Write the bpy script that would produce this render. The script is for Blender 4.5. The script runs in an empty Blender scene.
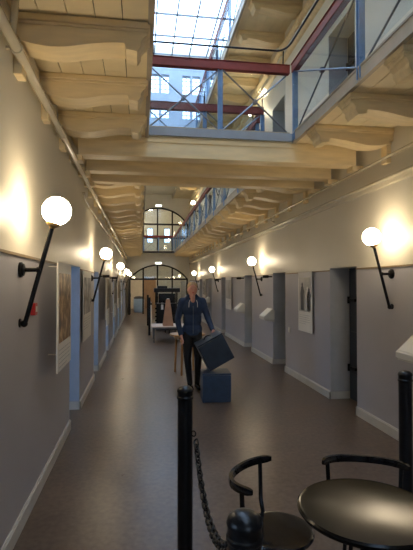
import bpy, bmesh, math, random
from mathutils import Vector, Matrix
PI = math.pi
C = bpy.context.scene.collection
S = bpy.context.scene
random.seed(7)

# ------------------------------------------------------------------ camera
cam_d = bpy.data.cameras.new('camera'); cam = bpy.data.objects.new('camera', cam_d); C.objects.link(cam)
cam_d.sensor_fit = 'VERTICAL'; cam_d.sensor_height = 24.0; cam_d.lens = 24.0 * 450.0 / 550.0
cam_d.clip_start = 0.05; cam_d.clip_end = 200
yaw, pit = math.radians(8.28), math.radians(1.146)
fw = Vector((math.sin(yaw) * math.cos(pit), math.cos(yaw) * math.cos(pit), math.sin(pit)))
cam.location = (0, 0, 1.65)
cam.rotation_euler = fw.to_track_quat('-Z', 'Y').to_euler()
S.camera = cam
# ------------------------------------------------------------------ world, daylight, exposure
SKY = 5.6
w = bpy.data.worlds.new('world'); S.world = w; w.use_nodes = True
bg = w.node_tree.nodes['Background']; bg.inputs[0].default_value = (0.54, 0.74, 1.0, 1); bg.inputs[1].default_value = SKY
S.view_settings.view_transform = 'Standard'; S.view_settings.look = 'None'
S.view_settings.exposure = 0.12; S.view_settings.gamma = 1.0; S.view_settings.use_curve_mapping = False
GLOBE = 37.0

def portal(loc, size, rot):          # sky portals in the real skylight and window openings
    l = bpy.data.lights.new('sky_portal', 'AREA'); l.shape = 'RECTANGLE'; l.size, l.size_y = size
    l.cycles.is_portal = True
    o = bpy.data.objects.new('sky_portal', l); C.objects.link(o); o.location = loc; o.rotation_euler = rot
portal((0.95, 5.6, 8.84), (3.3, 17.2), (0, 0, 0))
portal((0.92, 18.5, 6.62), (1.2, 8.0), (0, 0, 0))
portal((0.95, -3.42, 1.85), (1.5, 1.4), (PI / 2, 0, PI))

# ------------------------------------------------------------------ materials
M = {}
def mat(name, col, rough=0.5, metal=0.0, var=0.0, scale=6.0, bump=0.0, bscale=40.0, coat=0.0, emit=0.0, spec=0.5, stretch=(1, 1, 1), bdet=2):
    m = bpy.data.materials.new(name); m.use_nodes = True; nt = m.node_tree; b = nt.nodes['Principled BSDF']
    b.inputs['Base Color'].default_value = (*col, 1); b.inputs['Roughness'].default_value = rough
    b.inputs['Metallic'].default_value = metal; b.inputs['Specular IOR Level'].default_value = spec
    b.inputs['Coat Weight'].default_value = coat
    tc = nt.nodes.new('ShaderNodeTexCoord'); mp = nt.nodes.new('ShaderNodeMapping'); mp.inputs['Scale'].default_value = stretch
    nt.links.new(tc.outputs['Object'], mp.inputs[0])
    if var:
        n = nt.nodes.new('ShaderNodeTexNoise'); n.inputs['Scale'].default_value = scale; n.inputs['Detail'].default_value = 5
        nt.links.new(mp.outputs[0], n.inputs[0])
        r = nt.nodes.new('ShaderNodeValToRGB'); r.color_ramp.elements[0].position = .3; r.color_ramp.elements[1].position = .7
        r.color_ramp.elements[0].color = (*[c * (1 - var) for c in col], 1)
        r.color_ramp.elements[1].color = (*[min(1, c * (1 + var)) for c in col], 1)
        nt.links.new(n.outputs[0], r.inputs[0]); nt.links.new(r.outputs[0], b.inputs['Base Color'])
    if bump:
        n2 = nt.nodes.new('ShaderNodeTexNoise'); n2.inputs['Scale'].default_value = bscale; n2.inputs['Detail'].default_value = bdet
        nt.links.new(mp.outputs[0], n2.inputs[0])
        bp = nt.nodes.new('ShaderNodeBump'); bp.inputs['Strength'].default_value = bump; bp.inputs['Distance'].default_value = .01
        nt.links.new(n2.outputs[0], bp.inputs['Height']); nt.links.new(bp.outputs[0], b.inputs['Normal'])
    if emit:
        b.inputs['Emission Color'].default_value = (*col, 1); b.inputs['Emission Strength'].default_value = emit
    M[name] = m
    return m

mat('cream_timber', (.80, .645, .38), .45, var=.10, scale=3, bump=.15, bscale=14, stretch=(1, 6, 6))
mat('cream_board', (.82, .70, .46), .5, var=.08, scale=4, bump=.1, bscale=20)
mat('upper_plaster', (.72, .68, .57), .5, var=.04, scale=2, bump=.06, bscale=9)
mat('dark_gap', (.05, .04, .03), .8, var=.2)
mat('white_trim', (.58, .56, .52), .4, var=.05)
mat('tan_line', (.28, .20, .11), .5, var=.1)
mat('pipe_paint', (.60, .54, .40), .25, var=.06, coat=.4)
mat('fascia', (.42, .36, .27), .45, var=.1, scale=8)
mat('bridge_plate', (.30, .34, .40), .4, var=.08)
mat('blue_steel', (.16, .29, .50), .35, var=.1, scale=20)
mat('red_rail', (.24, .028, .018), .5, var=.15, scale=10)
mat('black_iron', (.006, .006, .007), .32, var=.3, scale=30, bump=.1, bscale=60, spec=.3)
mat('black_lacquer', (.006, .005, .004), .19, var=.3, scale=8, bump=.5, bscale=4, spec=.15, bdet=0)
mat('black_gloss', (.007, .007, .008), .13, var=.2, spec=.4)
mat('steel_grey', (.20, .22, .25), .35, .8, var=.1)
mat('brass', (.45, .30, .12), .35, .9, var=.1)
mat('globe_glass', (1.0, .81, .55), .3, emit=GLOBE)
mat('door_paint', (.035, .04, .045), .4, var=.15)
mat('paper', (.80, .78, .73), .6, var=.03, scale=5)
mat('ink', (.10, .10, .11), .6, var=.1)
mat('red_plastic', (.45, .03, .03), .35, var=.05)
mat('white_plastic', (.70, .68, .62), .4, var=.03)
mat('exit_light', (.95, 1.0, .85), .4, emit=4)
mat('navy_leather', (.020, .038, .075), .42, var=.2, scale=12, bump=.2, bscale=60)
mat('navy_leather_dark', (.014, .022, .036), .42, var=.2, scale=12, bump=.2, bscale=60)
mat('pine', (.42, .22, .08), .4, var=.15, scale=6, stretch=(1, 1, .2))
mat('pale_top', (.62, .50, .42), .4, var=.06)
mat('cardboard', (.34, .17, .09), .6, var=.12)
mat('bin_blue', (.34, .50, .70), .35, var=.08)
mat('door_brown', (.35, .22, .13), .5, var=.1)
mat('skin', (.60, .29, .21), .5, var=.06, scale=10)
mat('hair', (.42, .27, .13), .55, var=.25, scale=40, bump=.5, bscale=80)
mat('hoodie_blue', (.022, .042, .092), .85, var=.15, scale=20, bump=.4, bscale=60)
mat('trouser_black', (.010, .010, .012), .8, var=.2, bump=.3)
mat('cord_white', (.7, .7, .7), .7, var=.05)
mat('door_lining', (.36, .43, .55), .45, var=.05)  # left jamb facing, blue daylight from the cells put into its colour
mat('door_lining_grey', (.42, .44, .48), .45, var=.05)  # right jamb facing, weaker daylight blue put into its colour
mat('cell_plaster', (.75, .76, .78), .7, var=.03)
mat('far_wall', (.74, .70, .62), .6, var=.06)
mat('roof_bar', (.16, .17, .19), .5, var=.1)
mat('clerestory', (.50, .56, .66), .5, var=.05)

def glass(name, tint, refl):
    m = bpy.data.materials.new(name); m.use_nodes = True; nt = m.node_tree; nt.nodes.remove(nt.nodes['Principled BSDF'])
    t = nt.nodes.new('ShaderNodeBsdfTransparent'); t.inputs[0].default_value = (*tint, 1)
    g = nt.nodes.new('ShaderNodeBsdfGlossy'); g.inputs['Roughness'].default_value = .04
    n = nt.nodes.new('ShaderNodeTexNoise'); n.inputs['Scale'].default_value = 1.2
    bp = nt.nodes.new('ShaderNodeBump'); bp.inputs['Strength'].default_value = .08; bp.inputs['Distance'].default_value = .02
    nt.links.new(n.outputs[0], bp.inputs['Height']); nt.links.new(bp.outputs[0], g.inputs['Normal'])
    f = nt.nodes.new('ShaderNodeLayerWeight'); f.inputs[0].default_value = .25
    ad = nt.nodes.new('ShaderNodeMath'); ad.operation = 'MULTIPLY_ADD'; ad.inputs[1].default_value = refl * 4; ad.inputs[2].default_value = refl
    nt.links.new(f.outputs['Facing'], ad.inputs[0])
    mx = nt.nodes.new('ShaderNodeMixShader'); nt.links.new(ad.outputs[0], mx.inputs[0])
    nt.links.new(t.outputs[0], mx.inputs[1]); nt.links.new(g.outputs[0], mx.inputs[2])
    nt.links.new(mx.outputs[0], nt.nodes['Material Output'].inputs[0]); M[name] = m
glass('rail_glass', (.90, .94, .97), .03)
glass('pane_glass', (.80, .86, .90), .05)
glass('roof_glass', (.97, .98, 1.0), .01)

def two_tone():      # lower storey wall: grey paint below the picture rail, cream above
    m = mat('two_tone_wall', (.5, .5, .5), .46, bump=.07, bscale=9); nt = m.node_tree; b = nt.nodes['Principled BSDF']
    g = nt.nodes.new('ShaderNodeNewGeometry'); sx = nt.nodes.new('ShaderNodeSeparateXYZ'); nt.links.new(g.outputs['Position'], sx.inputs[0])
    gt = nt.nodes.new('ShaderNodeMath'); gt.operation = 'GREATER_THAN'; gt.inputs[1].default_value = 1.84
    nt.links.new(sx.outputs[2], gt.inputs[0])
    n = nt.nodes.new('ShaderNodeTexNoise'); n.inputs['Scale'].default_value = 1.4; n.inputs['Detail'].default_value = 4
    nt.links.new(g.outputs['Position'], n.inputs[0])
    mr = nt.nodes.new('ShaderNodeMapRange'); mr.inputs['To Min'].default_value = .92; mr.inputs['To Max'].default_value = 1.08
    nt.links.new(n.outputs[0], mr.inputs[0])
    mx = nt.nodes.new('ShaderNodeMixRGB'); mx.inputs[1].default_value = (.43, .42, .455, 1); mx.inputs[2].default_value = (.72, .67, .55, 1)
    nt.links.new(gt.outputs[0], mx.inputs[0])
    vm = nt.nodes.new('ShaderNodeVectorMath'); vm.operation = 'SCALE'
    nt.links.new(mx.outputs[0], vm.inputs[0]); nt.links.new(mr.outputs[0], vm.inputs['Scale']); nt.links.new(vm.outputs[0], b.inputs['Base Color'])
two_tone()
def floor_mat():
    m = mat('lino', (.13, .11, .09), .34, coat=.0, spec=.32); nt = m.node_tree; b = nt.nodes['Principled BSDF']
    g = nt.nodes.new('ShaderNodeNewGeometry')
    n = nt.nodes.new('ShaderNodeTexNoise'); n.inputs['Scale'].default_value = 2.2; n.inputs['Detail'].default_value = 8; n.inputs['Roughness'].default_value = .65
    n2 = nt.nodes.new('ShaderNodeTexNoise'); n2.inputs['Scale'].default_value = 24; n2.inputs['Detail'].default_value = 6
    nt.links.new(g.outputs['Position'], n.inputs[0]); nt.links.new(g.outputs['Position'], n2.inputs[0])
    ad = nt.nodes.new('ShaderNodeMath'); ad.operation = 'ADD'; nt.links.new(n.outputs[0], ad.inputs[0]); nt.links.new(n2.outputs[0], ad.inputs[1])
    r = nt.nodes.new('ShaderNodeValToRGB'); r.color_ramp.elements[0].position = .38; r.color_ramp.elements[1].position = .62
    hf = nt.nodes.new('ShaderNodeMath'); hf.operation = 'MULTIPLY'; hf.inputs[1].default_value = .5; nt.links.new(ad.outputs[0], hf.inputs[0])
    r.color_ramp.elements[0].color = (.084, .055, .038, 1); r.color_ramp.elements[1].color = (.150, .103, .073, 1)
    nt.links.new(hf.outputs[0], r.inputs[0]); nt.links.new(r.outputs[0], b.inputs['Base Color'])
    mr = nt.nodes.new('ShaderNodeMapRange'); mr.inputs['To Min'].default_value = .22; mr.inputs['To Max'].default_value = .40
    nt.links.new(n.outputs[0], mr.inputs[0]); nt.links.new(mr.outputs[0], b.inputs['Roughness'])
floor_mat()
def photo_mat(name, cols, scale, stretch=(1, 1, 1)):     # printed picture: procedural blotches
    m = mat(name, cols[0], .35); nt = m.node_tree; b = nt.nodes['Principled BSDF']
    tc = nt.nodes.new('ShaderNodeTexCoord'); mp = nt.nodes.new('ShaderNodeMapping'); mp.inputs['Scale'].default_value = stretch
    n = nt.nodes.new('ShaderNodeTexNoise'); n.inputs['Scale'].default_value = scale; n.inputs['Detail'].default_value = 6
    nt.links.new(tc.outputs['Object'], mp.inputs[0]); nt.links.new(mp.outputs[0], n.inputs[0])
    r = nt.nodes.new('ShaderNodeValToRGB'); els = r.color_ramp.elements
    for i, c in enumerate(cols):
        p = .36 + .28 * i / (len(cols) - 1)
        e = els[i] if i < 2 else els.new(p)
        e.position = p
        e.color = (*c, 1)
    nt.links.new(n.outputs[0], r.inputs[0]); nt.links.new(r.outputs[0], b.inputs['Base Color'])
photo_mat('photo_brown', [(.10, .055, .03), (.34, .20, .09), (.66, .48, .27)], 9)
photo_mat('photo_grey', [(.05, .05, .06), (.28, .27, .27), (.55, .53, .50)], 6)
photo_mat('photo_figures', [(.30, .29, .28), (.42, .41, .39), (.52, .50, .47)], 3)
photo_mat('photo_dusk', [(.04, .05, .05), (.20, .15, .10), (.42, .34, .24)], 9)

# ------------------------------------------------------------------ mesh helpers
def nb(): return bmesh.new()
def box(bm, x0, x1, y0, y1, z0, z1, mtx=None):
    vs = [bm.verts.new((x, y, z)) for x in (x0, x1) for y in (y0, y1) for z in (z0, z1)]
    if mtx is not None:
        for v in vs: v.co = mtx @ v.co
    for f in ((0, 1, 3, 2), (4, 6, 7, 5), (0, 4, 5, 1), (2, 3, 7, 6), (0, 2, 6, 4), (1, 5, 7, 3)):
        bm.faces.new([vs[i] for i in f])
    return vs
def tube(bm, pts, r, n=10, closed=False, cap=True):
    pts = [Vector(p) for p in pts]; rs = r if isinstance(r, (list, tuple)) else [r] * len(pts)
    rings = []; N = len(pts); up = None
    for i, p in enumerate(pts):
        if closed: d = pts[(i + 1) % N] - pts[i - 1]
        else: d = (pts[min(i + 1, N - 1)] - pts[max(i - 1, 0)])
        d.normalize()
        if up is None: up = d.orthogonal().normalized()
        up = (up - d * up.dot(d)).normalized(); sd = d.cross(up)
        rings.append([bm.verts.new(p + (up * math.cos(2 * PI * k / n) + sd * math.sin(2 * PI * k / n)) * rs[i]) for k in range(n)])
    for i in range(N if closed else N - 1):
        a, b = rings[i], rings[(i + 1) % N]
        for k in range(n): bm.faces.new((a[k], a[(k + 1) % n], b[(k + 1) % n], b[k]))
    if cap and not closed:
        bm.faces.new(rings[0][::-1]); bm.faces.new(rings[-1])
def lathe(bm, prof, c=(0, 0, 0), n=24, mtx=None):
    rings = []; c = Vector(c)
    new = []
    for r, z in prof:
        if r < 1e-5: v = bm.verts.new(c + Vector((0, 0, z))); rings.append([v]); new.append(v)
        else:
            rg = [bm.verts.new(c + Vector((r * math.cos(2 * PI * k / n), r * math.sin(2 * PI * k / n), z))) for k in range(n)]
            rings.append(rg); new += rg
    for a, b in zip(rings, rings[1:]):
        if len(a) == 1 and len(b) == 1: continue
        for k in range(n):
            if len(a) == 1: bm.faces.new((a[0], b[(k + 1) % n], b[k]))
            elif len(b) == 1: bm.faces.new((a[k], a[(k + 1) % n], b[0]))
            else: bm.faces.new((a[k], a[(k + 1) % n], b[(k + 1) % n], b[k]))
    if mtx is not None:
        for v in new: v.co = mtx @ v.co
def sphere(bm, c, r, n=24, m=14, sc=(1, 1, 1)):
    vs = bmesh.ops.create_uvsphere(bm, u_segments=n, v_segments=m, radius=1)['verts']
    for v in vs: v.co = Vector((v.co.x * r * sc[0], v.co.y * r * sc[1], v.co.z * r * sc[2])) + Vector(c)
def prism(bm, poly, f0, f1, conv):            # extrude a 2D outline between two values of the third axis
    a = [bm.verts.new(conv(p, f0)) for p in poly]; b = [bm.verts.new(conv(p, f1)) for p in poly]
    bm.faces.new(a); bm.faces.new(b[::-1])
    for i in range(len(poly)):
        j = (i + 1) % len(poly); bm.faces.new((a[j], a[i], b[i], b[j]))
def obj(name, bm, m, parent=None, smooth=False, bevel=0.0):
    bmesh.ops.recalc_face_normals(bm, faces=bm.faces)
    me = bpy.data.meshes.new(name); bm.to_mesh(me); bm.free(); me.materials.append(M[m])
    if smooth:
        for p in me.polygons: p.use_smooth = True
        me.set_sharp_from_angle(angle=math.radians(40))
    o = bpy.data.objects.new(name, me); C.objects.link(o)
    if parent is not None: o.parent = parent
    if bevel:
        bv = o.modifiers.new('bevel', 'BEVEL'); bv.width = bevel; bv.segments = 2; bv.limit_method = 'ANGLE'
    return o
def tag(o, label, cat, group=None):
    o['label'] = label; o['category'] = cat
    if group: o['group'] = group
    return o
def thing(name, label, cat, loc=(0, 0, 0), rz=0, group=None):
    o = bpy.data.objects.new(name, None); C.objects.link(o); o.location = loc; o.rotation_euler = (0, 0, rz)
    o.empty_display_size = .1
    return tag(o, label, cat, group)
def struct(name, bm, m, parent=None, **k):
    o = obj(name, bm, m, parent, **k)
    if parent is None: o['kind'] = 'structure'
    return o
def dup(root, loc, rz, label, group=None, sx=None):
    def cp(o, par):
        c = o.copy(); C.objects.link(c)
        if par is not None: c.parent = par
        for ch in [q for q in bpy.data.objects if q.parent == o]: cp(ch, c)
        return c
    r = cp(root, None); r.location = loc; r.rotation_euler = (0, 0, rz); r['label'] = label
    if group: r['group'] = group
    return r
def bez(a, b, c, n=8):
    a, b, c = Vector(a), Vector(b), Vector(c)
    return [a * (1 - t) ** 2 + b * 2 * t * (1 - t) + c * t * t for t in [i / n for i in range(n + 1)]]

XL, XR, Y0, Y1 = -.80, 2.70, -3.5, 25.0
GL, GR = .07, 1.79; GT = 1.72                    # inner edges of the two galleries
DR = [(5.36, 6.18), (8.2, 9.01), (10.8, 11.6), (14.3, 15.05), (17.2, 18.0), (20.0, 20.8)]
DL = [(5.3, 6.15), (7.95, 8.78), (10.6, 11.45), (13.3, 14.1), (16.0, 16.8), (18.7, 19.5), (21.4, 22.2)]
DRN = [(.3, 1.1)] + DR; DLN = [(.5, 1.3)] + DL
HD = 1.875

# ------------------------------------------------------------------ the shell
bm = nb(); box(bm, -3.75, XR + .35, Y0 - .1, 31, -.12, 0); struct('floor', bm, 'lino')
def side_wall(name, x, s, doors, z0, hd, z1, m, ya=Y0, yb=31.0):
    """wall with door recesses: front face at x, thickness .3 outwards (s = +1 right, -1 left)"""
    bm = nb(); xa, xb = sorted((x, x + s * .34)); y = ya
    for a, b in doors:
        box(bm, xa, xb, y, a, z0, z1); box(bm, xa, xb, a, b, z0 + hd, z1); y = b
    box(bm, xa, xb, y, yb, z0, z1)
    return struct(name, bm, m)
side_wall('wall_left', XL, -1, DLN, 0, HD, 3.36, 'two_tone_wall')
side_wall('wall_right', XR, 1, DRN, 0, HD, 3.36, 'two_tone_wall')
side_wall('wall_left_upper', XL, -1, DLN, 3.36, 1.9, 9.2, 'upper_plaster')
side_wall('wall_right_upper', XR, 1, DRN, 3.36, 1.9, 9.2, 'upper_plaster')
dn = 0
for x, s, ds in ((XL, -1, DLN), (XR, 1, DRN)):
    for z in (0, 3.40):
        for a, b in ds:
            dn += 1; op = s < 0 and z == 0
            ht = HD if z == 0 else 1.86; bm = nb()
            if op:        # leaf swung right back against the inside of the cell wall
                box(bm, XL - .42, XL - .375, a - .84, a - .03, z + .01, z + ht)
            else:
                xa, xb = sorted((x + s * .30, x + s * .345)); box(bm, xa, xb, a, b, z, z + ht)
                for zz in (.35, .95, 1.5):
                    xx = sorted((x + s * .285, x + s * .30)); box(bm, xx[0], xx[1], a + .04, b - .04, z + zz, z + zz + .02)
            d = struct('door_%d' % dn, bm, 'door_paint')
            bm = nb(); xa, xb = sorted((x + s * .002, x + s * .285 if not op else x - .34)); g = z + .115
            box(bm, xa, xb, b - .008, b + .001, g, z + ht); box(bm, xa, xb, a - .001, a + .008, g, z + ht); obj('door_lining', bm, 'door_lining' if s < 0 else 'door_lining_grey', d)  # thin jamb facings added to carry the painted daylight tint
            if op: continue
            for zz in (.45, 1.42):
                bm = nb(); tube(bm, [(x + s * .27, b - .03, z + zz - .05), (x + s * .27, b - .03, z + zz + .05)], .018)
                xx = sorted((x + s * .265, x + s * .298)); box(bm, xx[0], xx[1], b - .22, b - .02, z + zz - .02, z + zz + .02)
                obj('hinge', bm, 'black_iron', d)
            bm = nb(); tube(bm, [(x + s * .30, a + .08, z + .95), (x + s * .24, a + .08, z + .95), (x + s * .24, a + .18, z + .95)], .01)
            obj('door_handle', bm, 'steel_grey', d)
# skirting boards, with returns into every recess
def skirting(name, x, s, ds, z0=0):
    bm = nb(); t = .018; h = .10; y = Y0
    def seg(a, b):
        xx = sorted((x, x - s * t)); box(bm, xx[0], xx[1], a, b, z0, z0 + h); box(bm, min(x, x - s * .01), max(x, x - s * .01), a, b, z0 + h, z0 + h + .012)
    for a, b in ds:
        seg(y, a + t)
        xx = sorted((x - s * t, x + s * .29)); box(bm, xx[0], xx[1], b - t, b, z0, z0 + h); box(bm, xx[0], xx[1], a, a + t, z0, z0 + h)
        y = b - t
    seg(y, Y1); struct(name, bm, 'white_trim')
# cells behind the open doorways on the left, each with a daylight window
bm = nb(); ya = [a - 1.0 for a, b in DLN] + [DLN[-1][1] + .7]; XO = -3.4
for y in ya: box(bm, XO, XL - .34, y - .06, y + .06, 0, 2.75)
box(bm, XO - .3, XL - .34, Y0, 31, 2.75, 2.85); box(bm, XO - .3, XO, Y0, ya[0], 0, 2.75); box(bm, XO - .3, XO, ya[-1], 31, 0, 2.75)
wn2 = 29
WIN = []
for y0_, y1_ in zip(ya, ya[1:]):
    w0, w1 = y0_ + .12, y0_ + 1.5; WIN.append((w0, w1))
    box(bm, XO - .3, XO, y0_, w0, 0, 2.75); box(bm, XO - .3, XO, w1, y1_, 0, 2.75); box(bm, XO - .3, XO, w0, w1, 0, .9); box(bm, XO - .3, XO, w0, w1, 2.5, 2.75)
struct('wall_cells', bm, 'cell_plaster')
for w0, w1 in WIN:
    wn2 += 1; bm = nb()
    for k in range(4): yy = w0 + (w1 - w0) * k / 3; box(bm, XO - .17, XO - .14, yy - .02, yy + .02, .9, 2.5)
    for zz in (.92, 1.7, 2.48): box(bm, XO - .17, XO - .14, w0, w1, zz - .02, zz + .02)
    f = struct('window_%d' % wn2, bm, 'white_trim'); bm = nb(); box(bm, XO - .16, XO - .155, w0, w1, .9, 2.5); obj('pane', bm, 'roof_glass', f)
    portal((XO + .01, (w0 + w1) / 2, 1.7), (1.6, w1 - w0), (0, -PI / 2, 0))
skirting('baseboard_left', XL, -1, DLN); skirting('baseboard_right', XR, 1, DRN)
# picture rail line at 1.84 m, cornice on the right wall
tn = 0
for x, s, ds in ((XL, -1, DLN), (XR, 1, DRN)):
    bm = nb(); y = Y0
    for a, b in ds + [(Y1, Y1)]:
        xx = sorted((x, x - s * .012)); box(bm, xx[0], xx[1], y, a, 1.832, 1.850); y = b
    tn += 1; struct('trim_%d' % tn, bm, 'tan_line')
bm = nb()
prism(bm, [(XR, 2.74), (XR - .02, 2.75), (XR - .035, 2.785), (XR - .06, 2.80), (XR - .06, 2.825), (XR, 2.84)], Y0, Y1, lambda p, f: (p[0], f, p[1]))
struct('trim_3', bm, 'pipe_paint')
bm = nb()
for zz in (5.86, 6.12):
    prism(bm, [(XR, zz), (XR - .03, zz + .01), (XR - .07, zz + .05), (XR - .07, zz + .08), (XR, zz + .08)], Y0, Y1, lambda p, f: (p[0], f, p[1]))
struct('trim_4', bm, 'cream_timber')
# wall behind the camera with its big daylight window
bm = nb()
box(bm, XL, .2, Y0 - .3, Y0, 0, 9.2); box(bm, 1.7, XR, Y0 - .3, Y0, 0, 9.2); box(bm, .2, 1.7, Y0 - .3, Y0, 0, 1.15); box(bm, .2, 1.7, Y0 - .3, Y0, 2.55, 9.2)
struct('wall_back', bm, 'upper_plaster')
bm = nb()
for i in range(4): xx = .2 + 1.5 * i / 3; box(bm, xx - .025, xx + .025, Y0 - .16, Y0 - .1, 1.15, 2.55)
for zz in (1.17, 1.85, 2.53): box(bm, .2, 1.7, Y0 - .155, Y0 - .105, zz - .025, zz + .025)
wd = struct('window_1', bm, 'white_trim')
bm = nb(); box(bm, .2, 1.7, Y0 - .14, Y0 - .13, 1.15, 2.55); obj('pane', bm, 'roof_glass', wd)

# gallery decks: dark deck, cream soffit boards with gaps
def soffit(name, x0, x1, y0, y1, z, along='y'):
    bm = nb(); wdt = .17; g = .006
    if along == 'y':
        x = x0
        while x < x1 - .02:
            y = y0
            while y < y1: 
                L = random.uniform(1.5, 3.0); box(bm, x + g / 2, min(x + wdt, x1) - g / 2, y, min(y + L, y1) - g, z, z + .022); y += L
            x += wdt
    else:
        y = y0
        while y < y1 - .02: box(bm, x0, x1, y + g / 2, min(y + wdt, y1) - g / 2, z, z + .022); y += wdt
    struct(name, bm, 'cream_board')
def deck(name, x0, x1, y0, y1, z): bm = nb(); box(bm, x0, x1, y0, y1, z, z + .06); struct(name, bm, 'dark_gap')
BY0, BY1 = 5.13, 6.72
for nm, a, b, c in (('left', XL, GL, GL), ('right', GR, XR, GT)):
    soffit('ceiling_%s_gallery' % nm, a, b, Y0, Y1, 3.335); deck('slab_%s_gallery' % nm, a, b, Y0, Y1, 3.36)
    if nm == 'right': a = GT
    soffit('ceiling_%s_upper_gallery' % nm, a, b, Y0, Y1, 6.43); deck('slab_%s_upper_gallery' % nm, a, b, Y0, Y1, 6.455)
soffit('ceiling_bridge', GL, GR, BY0 + .02, BY1 - .02, 3.335, 'x'); deck('slab_bridge', GL, GR, BY0, BY1, 3.36); deck('slab_far_landing', GL, GR, 24.3, Y1, 3.36)
# edge plates
bm = nb()
for a, b in ((Y0, BY0), (BY1, Y1)): box(bm, GL - .03, GL + .01, a, b, 3.315, 3.435)
struct('trim_5', bm, 'fascia')
bm = nb()
for a, b in ((Y0, BY0), (BY1, Y1)): box(bm, GR - .01, GR + .03, a, b, 3.325, 3.435)
struct('trim_6', bm, 'fascia')
bm = nb(); box(bm, GL, GR, BY0 - .02, BY0 + .01, 3.345, 3.435); box(bm, GL, GR, BY1 - .01, BY1 + .02, 3.345, 3.435); struct('trim_7', bm, 'bridge_plate')
bm = nb(); box(bm, GL - .03, GL + .01, Y0, Y1, 6.40, 6.54); box(bm, GT - .01, GT + .03, Y0, Y1, 6.40, 6.54); struct('trim_8', bm, 'fascia')

# roof over the first part, with the big skylight; cross wall; lower roof with second skylight
bm = nb()
box(bm, XL - .3, -.7, Y0, 14.3, 8.85, 9.2); box(bm, 2.6, XR + .3, Y0, 14.3, 8.85, 9.2); box(bm, -.7, 2.6, 14.15, 14.3, 8.85, 9.2); box(bm, -.7, 2.6, Y0, -3.0, 8.85, 9.2)
struct('ceiling_roof', bm, 'upper_plaster')
def rooflight(name, x0, x1, y0, y1, z, dx, dy):
    bm = nb(); x = x0
    while x <= x1 + .01: box(bm, x - .016, x + .016, y0, y1, z + .02, z + .07); x += dx
    y = y0
    while y <= y1 + .01: box(bm, x0, x1, y - .014, y + .014, z + .02, z + .065); y += dy
    f = struct(name, bm, 'roof_bar'); bm = nb(); box(bm, x0, x1, y0, y1, z + .08, z + .086); obj('pane', bm, 'roof_glass', f)
rooflight('window_2', -.7, 2.6, -3.0, 14.15, 8.88, .55, 1.072)
bm = nb(); box(bm, XL, .3, 14.5, Y1, 6.62, 6.8); box(bm, 1.55, XR, 14.5, Y1, 6.62, 6.8); box(bm, .3, 1.55, 22.5, Y1, 6.62, 6.8)
struct('ceiling_far_roof', bm, 'upper_plaster')
rooflight('window_3', .3, 1.55, 14.5, 22.5, 6.64, .4166, 1.0)
# cross wall between the two roofs, pierced by multi pane windows
bm = nb(); wins = []
xs = [(.30, .56), (.62, .88), (1.30, 1.56), (1.62, 1.88), (-.5, -.24), (2.2, 2.46)]; zs = [(7.75, 8.35), (6.95, 7.5)]
cuts = sorted(set([XL, XR] + [v for a in xs for v in a])); zc = [6.42, 6.95, 7.5, 7.75, 8.35, 9.2]
for i in range(len(cuts) - 1):
    for k in range(len(zc) - 1):
        a, b, c, d = cuts[i], cuts[i + 1], zc[k], zc[k + 1]
        if (a, b) in xs and (c, d) in zs: wins.append((a, b, c, d)); continue
        box(bm, a, b, 14.3, 14.5, c, d)
struct('wall_cross', bm, 'clerestory')
wn = 3
for a, b, c, d in wins:
    wn += 1; bm = nb(); box(bm, a, a + .015, 14.36, 14.40, c, d); box(bm, b - .015, b, 14.36, 14.40, c, d)
    box(bm, (a + b) / 2 - .01, (a + b) / 2 + .01, 14.36, 14.40, c, d)
    n = 4
    for q in range(n + 1): zz = c + (d - c) * q / n; box(bm, a, b, 14.365, 14.395, max(c, zz - .008), min(d, zz + .008))
    f = struct('window_%d' % wn, bm, 'clerestory'); bm = nb(); box(bm, a, b, 14.378, 14.382, c, d); obj('pane', bm, 'roof_glass', f)

# far end walls with the two glazed arches
def arch_wall(name, z0, z1, spring, top, y, x0, x1):
    cx = (x0 + x1) / 2; hw = (x1 - x0) / 2; rise = top - spring; R = (hw * hw + rise * rise) / (2 * rise); cz = top - R
    arc = []; n = 20; a0 = math.asin(hw / R)
    for i in range(n + 1):
        a = -a0 + 2 * a0 * i / n; arc.append((cx + R * math.sin(a), cz + R * math.cos(a)))
    bm = nb(); cv = lambda p, f: (p[0], f, p[1])
    box(bm, XL, x0, y, y + .3, z0, spring); box(bm, x1, XR, y, y + .3, z0, spring)
    for (a, za), (b, zb) in zip(arc, arc[1:]):
        prism(bm, [(a, za), (b, zb), (b, z1), (a, z1)], y, y + .3, cv)
    if x0 > XL: box(bm, XL, x0, y, y + .3, spring, z1)
    if x1 < XR: box(bm, x1, XR, y, y + .3, spring, z1)
    struct(name, bm, 'upper_plaster')
    return arc, (cx, cz, R)
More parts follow.
